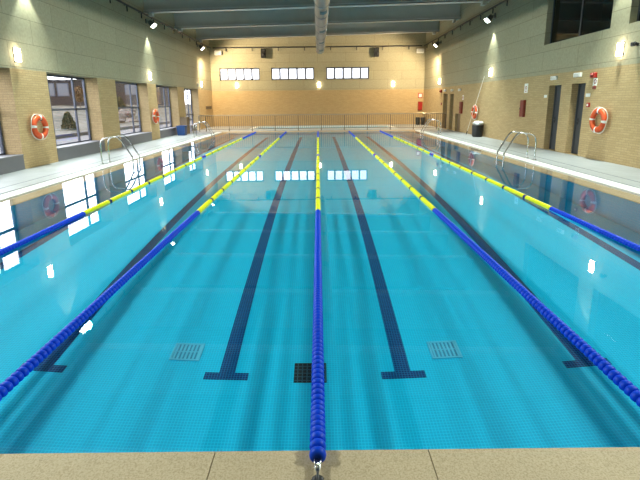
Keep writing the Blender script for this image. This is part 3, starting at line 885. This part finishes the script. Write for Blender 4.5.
# ------------------------------------------------------------------ ladders
def ladder(sx, yc, label):
    o = thing('pool_ladder', label, 'ladder', (-6.53 if sx < 0 else 6.45, yc, ZD), 0 if sx > 0 else pi, group='stainless steel pool ladders')
    # local: deck foot at x=0, water towards -x
    pts = [(0,0),(0,.45),(-.015,.60),(-.07,.71),(-.17,.765),(-.42,.80),(-.52,.795),(-.59,.745),(-.67,.64),(-.86,.30),(-.915,.20),(-.93,.10),(-.93,-1.15)]
    # smooth
    def cr(P, n=5):
        out = []
        for i in range(len(P)-1):
            p0 = P[max(i-1,0)]; p1 = P[i]; p2 = P[i+1]; p3 = P[min(i+2,len(P)-1)]
            for k in range(n):
                t = k/n
                out.append(tuple(.5*((2*p1[j])+(-p0[j]+p2[j])*t+(2*p0[j]-5*p1[j]+4*p2[j]-p3[j])*t*t+(-p0[j]+3*p1[j]-3*p2[j]+p3[j])*t**3) for j in (0,1)))
        out.append(P[-1]); return out
    sp = cr(pts, 3)
    for dy in (-.235, .235):
        mb = MB(); mb.tube([(x, dy, z) for x, z in sp], .021, 12); mb.build('handrail', M['chrome'], o)
        mb = MB(); mb.lathe([(.05,0),(.05,.014),(.026,.022)], (0,dy,0), n=16); mb.build('foot_flange', M['chrome'], o)
    for z in (-.30, -.60, -.90):
        mb = MB(); mb.bbox((-1.02,-.235,z-.02), (-.93,.235,z+.02), .008); mb.build('step', M['chrome'], o)
ladder(-1, 12.98, 'steel pool ladder on the left side nearest the camera')
ladder(1, 12.85, 'steel pool ladder on the right side nearest the camera')
ladder(-1, 22.7, 'far steel pool ladder on left side before the railing')
ladder(1, 22.8, 'far steel pool ladder on right side before the railing')

# ------------------------------------------------------------------ lifebuoys
def lifebuoy(loc, sx, label, rot=0.0):
    o = thing('lifebuoy', label, 'lifebuoy', loc, 0 if sx > 0 else pi, group='orange lifebuoys on the walls')
    # local: wall at x=0, buoy towards -x
    mb = MB(); mb.torus(.265, .086, (-.11,0,0), 'x', n=48, m=16, sq=.75); mb.build('ring', M['orange'], o)
    for k in range(4):
        a = rot + k*pi/2
        mb = MB(); mb.torus(.265, .090, (-.11,0,0), 'x', a-.11, a+.11, n=6, m=16, sq=.76); mb.build('white_band', M['white'], o)
    mb = MB(); pts = []
    for k in range(64):
        a = 2*pi*k/64; ph = (a-rot) % (pi/2) / (pi/2)
        rr = .360 + .032*sin(pi*ph); pts.append((-.10-.01*sin(4*a), rr*cos(a), rr*sin(a)))
    mb.tube(pts, .011, 6, closed=True); mb.build('grab_rope', M['rope_white'], o)
    mb = MB(); mb.tube([(0,0,.34), (-.05,0,.34), (-.09,0,.22), (-.16,0,.19), (-.2,0,.2)], .012, 8); mb.build('wall_hook', M['darkmetal'], o)
lifebuoy((-XW+.014, 12.48, 1.17), -1, 'orange lifebuoy on the brick pier at left, nearest the camera', .08)
lifebuoy((-XW+.014, 21.5, 1.20), -1, 'orange lifebuoy on the far brick pier of left wall', .1)
lifebuoy((XW-.014, 12.42, 1.20), 1, 'orange lifebuoy on right wall beside the charcoal doors', .1)
lifebuoy((XW-.014, 22.35, 1.22), 1, 'orange lifebuoy on right wall above the black waste bag', .05)

# ------------------------------------------------------------------ small things on the right wall
def plate(name, label, cat, y, z, w, h, mat, d=.06, x=XW, sub=None, group=None):
    o = thing(name, label, cat, (x, y, z), group=group)
    mb = MB(); mb.bbox((-d, -w/2, -h/2), (0, w/2, h/2), min(.012, d*.3)); mb.build('body' if sub else 'panel', mat, o)
    if sub: sub(o, d)
    return o
def light_sub(o, d):
    mb = MB(); mb.bbox((-d-.012, -.13, -.05), (-d, .13, .03), .004); mb.build('diffuser', M['lens_off'], o)
el = ['white emergency light above the left charcoal door', 'white emergency light above the charcoal door by the lifebuoy', 'white emergency light above the leftmost far doorway', 'white emergency light above the far doorway beside the low hatch']
for (y, z, w), l in zip(((15.18, 2.53, .34), (13.8, 2.55, .36), (28.1, 2.46, .32), (26.6, 2.44, .32)), el):
    plate('emergency_light', l, 'emergency light', y, z, w, .13, M['white'], .08, sub=light_sub, group='emergency lights above doors')
plate('emergency_light', 'white emergency light on right wall above the low hatch', 'emergency light', 25.2, 2.42, .30, .13, M['white'], .08, sub=light_sub, group='emergency lights above doors')
def siren_sub(o, d):
    mb = MB(); mb.lathe([(.055, 0), (.05, -.04), (.02, -.06)], (-d, 0, 0), 'x', 14); mb.build('horn', M['darkred'], o)
plate('fire_alarm_siren', 'red fire alarm siren above the lifebuoy by charcoal doors', 'alarm', 13.0, 2.49, .22, .15, M['red'], .09, sub=siren_sub)
plate('fire_alarm_siren', 'red fire alarm siren by the far corner of right wall', 'alarm', 28.98, 2.44, .26, .2, M['red'], .09, sub=siren_sub)
def picto(ring):
    def f(o, d):
        mb = MB()
        if ring:
            mb.torus(.055, .014, (-d, 0, .02), 'x', n=20, m=6, sq=.25)
            mb.box((-d-.003, -.05, -.13), (-d, .05, -.10))
        else:
            mb.box((-d-.003, -.05, -.06), (-d, .05, .07)); mb.box((-d-.004, -.012, .07), (-d, .05, .09))
        mb.build('pictogram', M['red'], o)
    return f
plate('fire_sign', 'small white and red fire sign below the siren near lifebuoy', 'sign', 12.95, 2.29, .2, .22, M['white'], .006, sub=picto(True))
plate('fire_notice', 'tiny dark red notice under the fire sign', 'sign', 12.97, 2.13, .17, .08, M['darkred'], .006)
def cp_sub(o, d):
    mb = MB(); mb.box((-d-.003, -.035, -.03), (-d, .035, .03)); mb.build('push_plate', M['white'], o)
plate('call_point', 'red fire call point left of the right lifebuoy', 'call point', 13.12, 1.63, .13, .13, M['red'], .05, sub=cp_sub)
plate('call_point', 'red fire call point by the far doorways', 'call point', 28.84, 1.62, .16, .16, M['red'], .05, sub=cp_sub)
plate('door_sign', 'white door sign left of the pair of charcoal doors', 'sign', 15.68, 1.92, .2, .1, M['white'], .01)
plate('door_sign', 'white door sign between lifebuoy and charcoal door', 'sign', 13.22, 1.92, .22, .1, M['white'], .01)
plate('extinguisher_sign', 'white and red extinguisher sign above the red cabinet', 'sign', 17.2, 2.25, .28, .36, M['white'], .008, sub=picto(True))
plate('extinguisher_sign', 'white and red sign above the far red cabinet', 'sign', 24.6, 1.98, .22, .26, M['white'], .008, sub=picto(False))
def cab_sub(o, d):
    mb = MB(); mb.bbox((-d-.012, -.13, -.30), (-d, .13, .30), .004); mb.build('door', M['darkred'], o)
    mb = MB(); mb.bbox((-d-.03, .09, -.04), (-d-.012, .11, .04), .004); mb.build('handle', M['darkmetal'], o)
plate('fire_cabinet', 'narrow dark red fire cabinet between the bag and charcoal doors', 'fire cabinet', 17.25, 1.47, .30, .66, M['darkred'], .10, sub=cab_sub)
plate('fire_cabinet', 'dark red fire cabinet left of the far lifebuoy', 'fire cabinet', 24.72, 1.42, .36, .66, M['darkred'], .10, sub=cab_sub)
# security camera, upper right
o = thing('security_camera', 'small black security camera beside the right wall light', 'camera', (XW, 11.42, 3.16))
mb = MB(); mb.lathe([(.05, 0), (.05, -.02), (.02, -.03), (.02, -.10)], (0,0,0), 'x', 12); mb.build('mount', M['blackp'], o)
mb = MB(); mb.bbox((-.15, -.07, -.05), (-.07, .07, .06), .02); mb.build('body', M['blackp'], o)
mb = MB(); mb.lathe([(.035, 0), (.035, -.04)], (-.11, -.07, 0), 'y', 12); mb.build('lens_hood', M['darkmetal'], o)
# far wall fire cabinet and sign, near the right corner
o = thing('fire_cabinet', 'red fire cabinet on far wall by the right corner', 'fire cabinet', (7.93, YF, 1.45))
mb = MB(); mb.bbox((-.17,-.12,-.33), (.17,0,.33), .01); mb.build('body', M['darkred'], o)
mb = MB(); mb.bbox((-.14,-.135,-.29), (.14,-.12,.29), .004); mb.build('door', M['red'], o)
o = thing('fire_sign', 'white and red sign above the far wall fire cabinet', 'sign', (7.93, YF, 2.24))
mb = MB(); mb.bbox((-.17,-.012,-.19), (.17,0,.19), .004); mb.build('panel', M['red'], o)
mb = MB(); mb.bbox((-.11,-.016,-.12), (.11,-.011,.13), .002); mb.build('pictogram', M['white'], o)
# dark slot vent on left wall near the corner
o = thing('wall_vent', 'long dark slot vent on left wall near the far corner', 'vent', (-XW, 32.5, 1.50))
mb = MB(); mb.bbox((0,-.8,-.11), (.03,.8,.11), .006); mb.build('vent_frame', M['brown'], o)
mb = MB()
for k in range(4): mb.box((.028,-.76,-.085+k*.047), (.036,.76,-.06+k*.047))
mb.build('louvre', M['darkmetal'], o)
# switch box beside the far left sconce
o = thing('junction_box', 'small white junction box beside the far left wall light', 'junction box', (-XW, 29.9, 3.05))
mb = MB(); mb.bbox((0,-.09,-.1), (.08,.09,.1), .01); mb.build('body', M['white'], o)
mb = MB(); mb.bbox((.08,-.07,-.08), (.09,.07,.08), .004); mb.build('cover', M['lens_off'], o)

# ------------------------------------------------------------------ bins, bag, pole
o = thing('waste_bin', 'blue bin on the left deck under the far windows', 'bin', (-7.72, 24.3, ZD))
mb = MB()
vs = [(-.20,-.2,0),(.20,-.2,0),(.20,.2,0),(-.20,.2,0),(-.23,-.23,.50),(.23,-.23,.50),(.23,.23,.50),(-.23,.23,.50)]
mb.add(vs, [(0,3,2,1),(0,1,5,4),(1,2,6,5),(2,3,7,6),(3,0,4,7)]); mb.add([Vector(v)*.94+Vector((0,0,.03)) for v in vs], [(0,1,2,3),(4,5,1,0),(5,6,2,1),(6,7,3,2),(7,4,0,3)])
mb.build('body', M['bluebin'], o)
mb = MB(); mb.bbox((-.25,-.25,.50), (.25,-.20,.55), .01); mb.bbox((-.25,.20,.50), (.25,.25,.55), .01); mb.bbox((-.25,-.2,.50), (-.20,.2,.55), .01); mb.bbox((.20,-.2,.50), (.25,.2,.55), .01); mb.build('rim', M['bluebin'], o)
o = thing('storage_box', 'tall brown box against the brick pier behind blue bin', 'box', (-7.97, 25.75, ZD))
mb = MB(); mb.bbox((-.20,-.25,0), (.20,.25,.93), .01); mb.build('body', M['brown'], o)
mb = MB(); mb.bbox((-.21,-.26,.93), (.21,.26,.97), .01); mb.build('lid', M['brown'], o)

o = thing('waste_bag', 'black waste bin with white plastic on top below right lifebuoy', 'bin', (7.86, 21.15, ZD))
mb = MB()
rd = random.Random(3); prof = [(.22, 0), (.25, .08), (.26, .3), (.27, .5), (.27, .58)]
n = 20; vs = []
for (r, h) in prof:
    for k in range(n):
        a = 2*pi*k/n; rr = r*(1+rd.uniform(-.035,.035)); vs.append((rr*cos(a), rr*sin(a)*.95, h))
mb.add(vs, [(i*n+k, i*n+(k+1)%n, (i+1)*n+(k+1)%n, (i+1)*n+k) for i in range(len(prof)-1) for k in range(n)], 0, True); mb.add(vs[:n], [tuple(range(n-1,-1,-1))])
mb.build('black_liner', M['blackp'], o)
mb = MB()
for k in range(9):
    a = 2*pi*k/9; mb.blob((.14*cos(a), .14*sin(a), .62+.03*(k%3)), (.11,.11,.09), k, .3)
mb.blob((0,0,.66), (.2,.2,.10), 33, .3)
mb.build('plastic_wrap', M['bag'], o)

for x, dy, l in ((7.62, 0, 'black bin by the far right corner, left of the two'), (8.0, .05, 'black bin by the far right corner, right of the two')):
    o = thing('corner_bin', l, 'bin', (x, 32.9+dy, ZD), group='black bins in the far right corner')
    mb = MB(); mb.lathe([(.13,0),(.15,.02),(.17,.50),(.165,.51)], n=18); mb.build('body', M['blackp'], o)
    mb = MB(); mb.lathe([(.18,.51),(.18,.54),(.13,.58),(.0001,.60)], n=18); mb.build('lid', M['blackp'], o)

o = thing('rescue_pole', 'long thin pole leaning on right wall by the black waste bin', 'pole', (7.86, 22.75, ZD))
mb = MB(); mb.tube([(0,0,0), (.31,-1.2,2.92)], .012, 8); mb.build('shaft', M['white'], o)
mb = MB(); mb.tube([(.0,0,0), (.021,-.082,.2)], .02, 8); mb.build('grip', M['blackp'], o)

# ------------------------------------------------------------------ outside the left windows
def ground_outside():
    mb = MB(); nx, ny = 40, 60; vs = []
    rd = random.Random(5)
    for j in range(ny+1):
        for i in range(nx+1):
            x = -14.2 - 60*(i/nx)**1.5; y = -10 + 150*j/ny
            s_ = min(1, max(0, (-14.2-x)/14)); z = .15 + 1.55*(s_*s_*(3-2*s_)) + rd.uniform(-.09,.09)*min(1, i)
            vs.append((x, y, z))
    mb.add(vs, [(j*(nx+1)+i, (j+1)*(nx+1)+i, (j+1)*(nx+1)+i+1, j*(nx+1)+i+1) for j in range(ny) for i in range(nx)], 0, True)
    o = mb.build('ground', M['soil']); struct(o, 'dry grassy bank outside the left windows', 'ground')
    mb = MB(); mb.box((-14.0, -10, -.4), (-8.76, 140, .02)); o = mb.build('path', M['paving']); struct(o, 'pale paved strip outside the left windows', 'path')
    mb = MB(); mb.bbox((-14.3, -10, -.2), (-14.0, 140, .22), .02); o = mb.build('kerb', M['paving']); struct(o, 'low pale kerb below the grassy bank outside', 'kerb')
    mb = MB(); mb.box((-90, 34.2, -.4), (90, 140, -.02)); o = mb.build('ground', M['paving']); struct(o, 'paved ground beyond the far end wall', 'ground')
ground_outside()
def building(name, label, loc, rz, w, d, h, mat, wins):
    o = thing(name, label, 'building', loc, rz)
    mb = MB(); mb.box((-w/2, 0, -2), (w/2, d, h)); mb.build('wall', mat, o)
    mb = MB(); mb.box((-w/2-.2, -.2, h), (w/2+.2, d+.2, h+.18)); mb.build('roof', mat, o)
    for (x, z, ww, hh) in wins:
        f = MB().bbox((x-ww/2-.1, -.06, z-hh/2-.1), (x+ww/2+.1, .02, z+hh/2+.1), .01).build('window', M['frame'], o)
        MB().box((x-ww/2, -.08, z-hh/2), (x+ww/2, -.055, z+hh/2)).build('blind', M['blind'], f)
building('building', 'long brown building beyond the bank outside the left windows', (-30.5, 50.5, 1.0), radians(24), 15, 10, 3.55, M['bldg'],
         [(-.6, 2.55, 1.25, 1.3), (.95, 2.55, 1.0, 1.3), (-5.2, 2.4, 1.4, 1.1), (5.2, 2.4, 1.4, 1.1)])
building('building', 'grey building farther back beyond the left windows', (-33, 72, 1.0), radians(24), 16, 10, 4.6, M['bldg2'],
         [(-4, 3.2, 1.6, 1.5), (-1, 3.2, 1.6, 1.5), (2, 3.2, 1.6, 1.5), (5, 3.2, 1.6, 1.5)])
def shrub(name, label, cat, loc, h, r, mat, conic, n=1100, trunk=.0):
    o = thing(name, label, cat, loc)
    rd = random.Random(hash(label) % 1000 if False else int(loc[1]*10)); mb = MB()
    for k in range(n):
        t = rd.random(); z = trunk + t*(h-trunk)
        rr = r*((1-t)**.7*.85+.15*(t<.97) if conic else sqrt(max(0.03, 1-(2*t-1)**2)))*sqrt(rd.uniform(.3, 1)); a = rd.uniform(0, 2*pi)
        c = Vector((rr*cos(a), rr*sin(a), z)); s_ = rd.uniform(.05, .11)*max(.8, h/1.6)
        u = Vector((rd.gauss(0,1), rd.gauss(0,1), rd.gauss(0,1))).normalized(); v = u.orthogonal().normalized()
        mb.add([c-u*s_, c+v*s_*.6, c+u*s_, c-v*s_*.6], [(0,1,2,3)])
    mb.build('foliage', mat, o)
    mb = MB(); mb.tube([(0,0,-.2), (0,0,h*.85)], [.05, .012], 8); mb.build('trunk', M['bark'], o)
shrub('conifer', 'small dark conifer on the bank outside the left window', 'shrub', (-16.0, 27.6, .20), 1.15, .5, M['leaf'], True)
shrub('autumn_tree', 'small orange leaved tree outside, right of the conifer', 'tree', (-24.0, 43.9, 1.2), 2.4, .48, M['leaf2'], False, 420, .9)
shrub('conifer', 'dark shrub outside the window before the far lifebuoy pier', 'shrub', (-21.0, 46.0, 1.0), 1.6, .8, M['leaf'], True)
for k, (x, y, z, s_) in enumerate(((-17.2, 36.4, .35, .9), (-18.6, 39.0, .6, 1.2), (-16.6, 38.6, .3, .6), (-19.5, 44, .8, 1.1))):
    mb = MB(); mb.blob((0,0,0), (s_*.8, s_, s_*.55), k+50, .28, smooth=False)
    o = mb.build('boulder', M['rock']); o.location = (x, y, z)
    tag(o, 'pale boulder lying on the bank outside the left windows', 'rock', 'pale boulders on the outside bank')

# ------------------------------------------------------------------ daylight
w = bpy.data.worlds.new('sky'); SC.world = w; w.use_nodes = True
nt = w.node_tree; bg = nt.nodes['Background']
tc = N(nt, 'ShaderNodeTexCoord'); nz = N(nt, 'ShaderNodeTexNoise'); nz.inputs['Scale'].default_value = 2.2; nz.inputs['Detail'].default_value = 4
nt.links.new(tc.outputs['Generated'], nz.inputs['Vector'])
cr = N(nt, 'ShaderNodeValToRGB'); cr.color_ramp.elements[0].color = (.80, .87, 1.0, 1); cr.color_ramp.elements[1].color = (1.0, 1.0, 1.0, 1)
nt.links.new(nz.outputs['Fac'], cr.inputs['Fac']); nt.links.new(cr.outputs['Color'], bg.inputs['Color'])
sx_ = N(nt, 'ShaderNodeSeparateXYZ'); nt.links.new(tc.outputs['Generated'], sx_.inputs[0])
mr = N(nt, 'ShaderNodeMapRange'); mr.interpolation_type = 'SMOOTHSTEP'     # sky set brighter on the left to light the pier returns, dimmer ahead
mr.inputs['From Min'].default_value = 0.1; mr.inputs['From Max'].default_value = -0.5; mr.inputs['To Min'].default_value = 2.6; mr.inputs['To Max'].default_value = 8.0
nt.links.new(sx_.outputs['X'], mr.inputs['Value']); nt.links.new(mr.outputs[0], bg.inputs['Strength'])

# light through water
basin_parts = [basin] + list(basin.children)
for o in SC.objects:
    if o.type != 'MESH': continue
    mats = [m.name for m in o.data.materials if m]
    if 'pool_water' in mats: o.cycles.is_caustics_caster = True
    elif any(m in ('turquoise_mosaic', 'navy_mosaic', 'black_mosaic', 'pale_drain', 'drain_slot', 'beige_stone') for m in mats): o.cycles.is_caustics_receiver = True

# ------------------------------------------------------------------ camera
FPX, TH, XC, YC, RO, HC = 425.0, radians(12), 319.0, 193.0, .0105, 1.78
cd = bpy.data.cameras.new('camera'); cam = bpy.data.objects.new('camera', cd); COL.objects.link(cam); SC.camera = cam
cd.sensor_fit = 'HORIZONTAL'; cd.sensor_width = 36.0; cd.lens = FPX/640*36.0
cd.shift_x = -(XC-320)/640; cd.shift_y = (YC-240)/640
cd.clip_start = 0.05; cd.clip_end = 500
R0 = Matrix(((1,0,0),(0,sin(TH),-cos(TH)),(0,cos(TH),sin(TH))))   # columns: right, up, back
R0 = Matrix((( 1, 0, 0), (0, sin(TH), -cos(TH)), (0, cos(TH), sin(TH))))
cam.matrix_world = Matrix.Translation((0,0,HC)) @ (R0 @ Matrix.Rotation(-RO, 3, 'Z')).to_4x4()

# ------------------------------------------------------------------ render look
SC.view_settings.view_transform = 'Standard'; SC.view_settings.look = 'None'
SC.view_settings.exposure = 0.0; SC.view_settings.gamma = 1.0
try: SC.view_settings.use_curve_mapping = False
except Exception: pass
cy = SC.cycles
cy.max_bounces = 12; cy.diffuse_bounces = 5; cy.glossy_bounces = 6; cy.transmission_bounces = 8; cy.transparent_max_bounces = 12
cy.caustics_reflective = False; cy.caustics_refractive = True; cy.blur_glossy = 0.3
cy.sample_clamp_indirect = 6.0
cy.use_denoising = True
try: cy.denoiser = 'OPENIMAGEDENOISE'; cy.denoising_prefilter = 'ACCURATE'
except Exception: pass
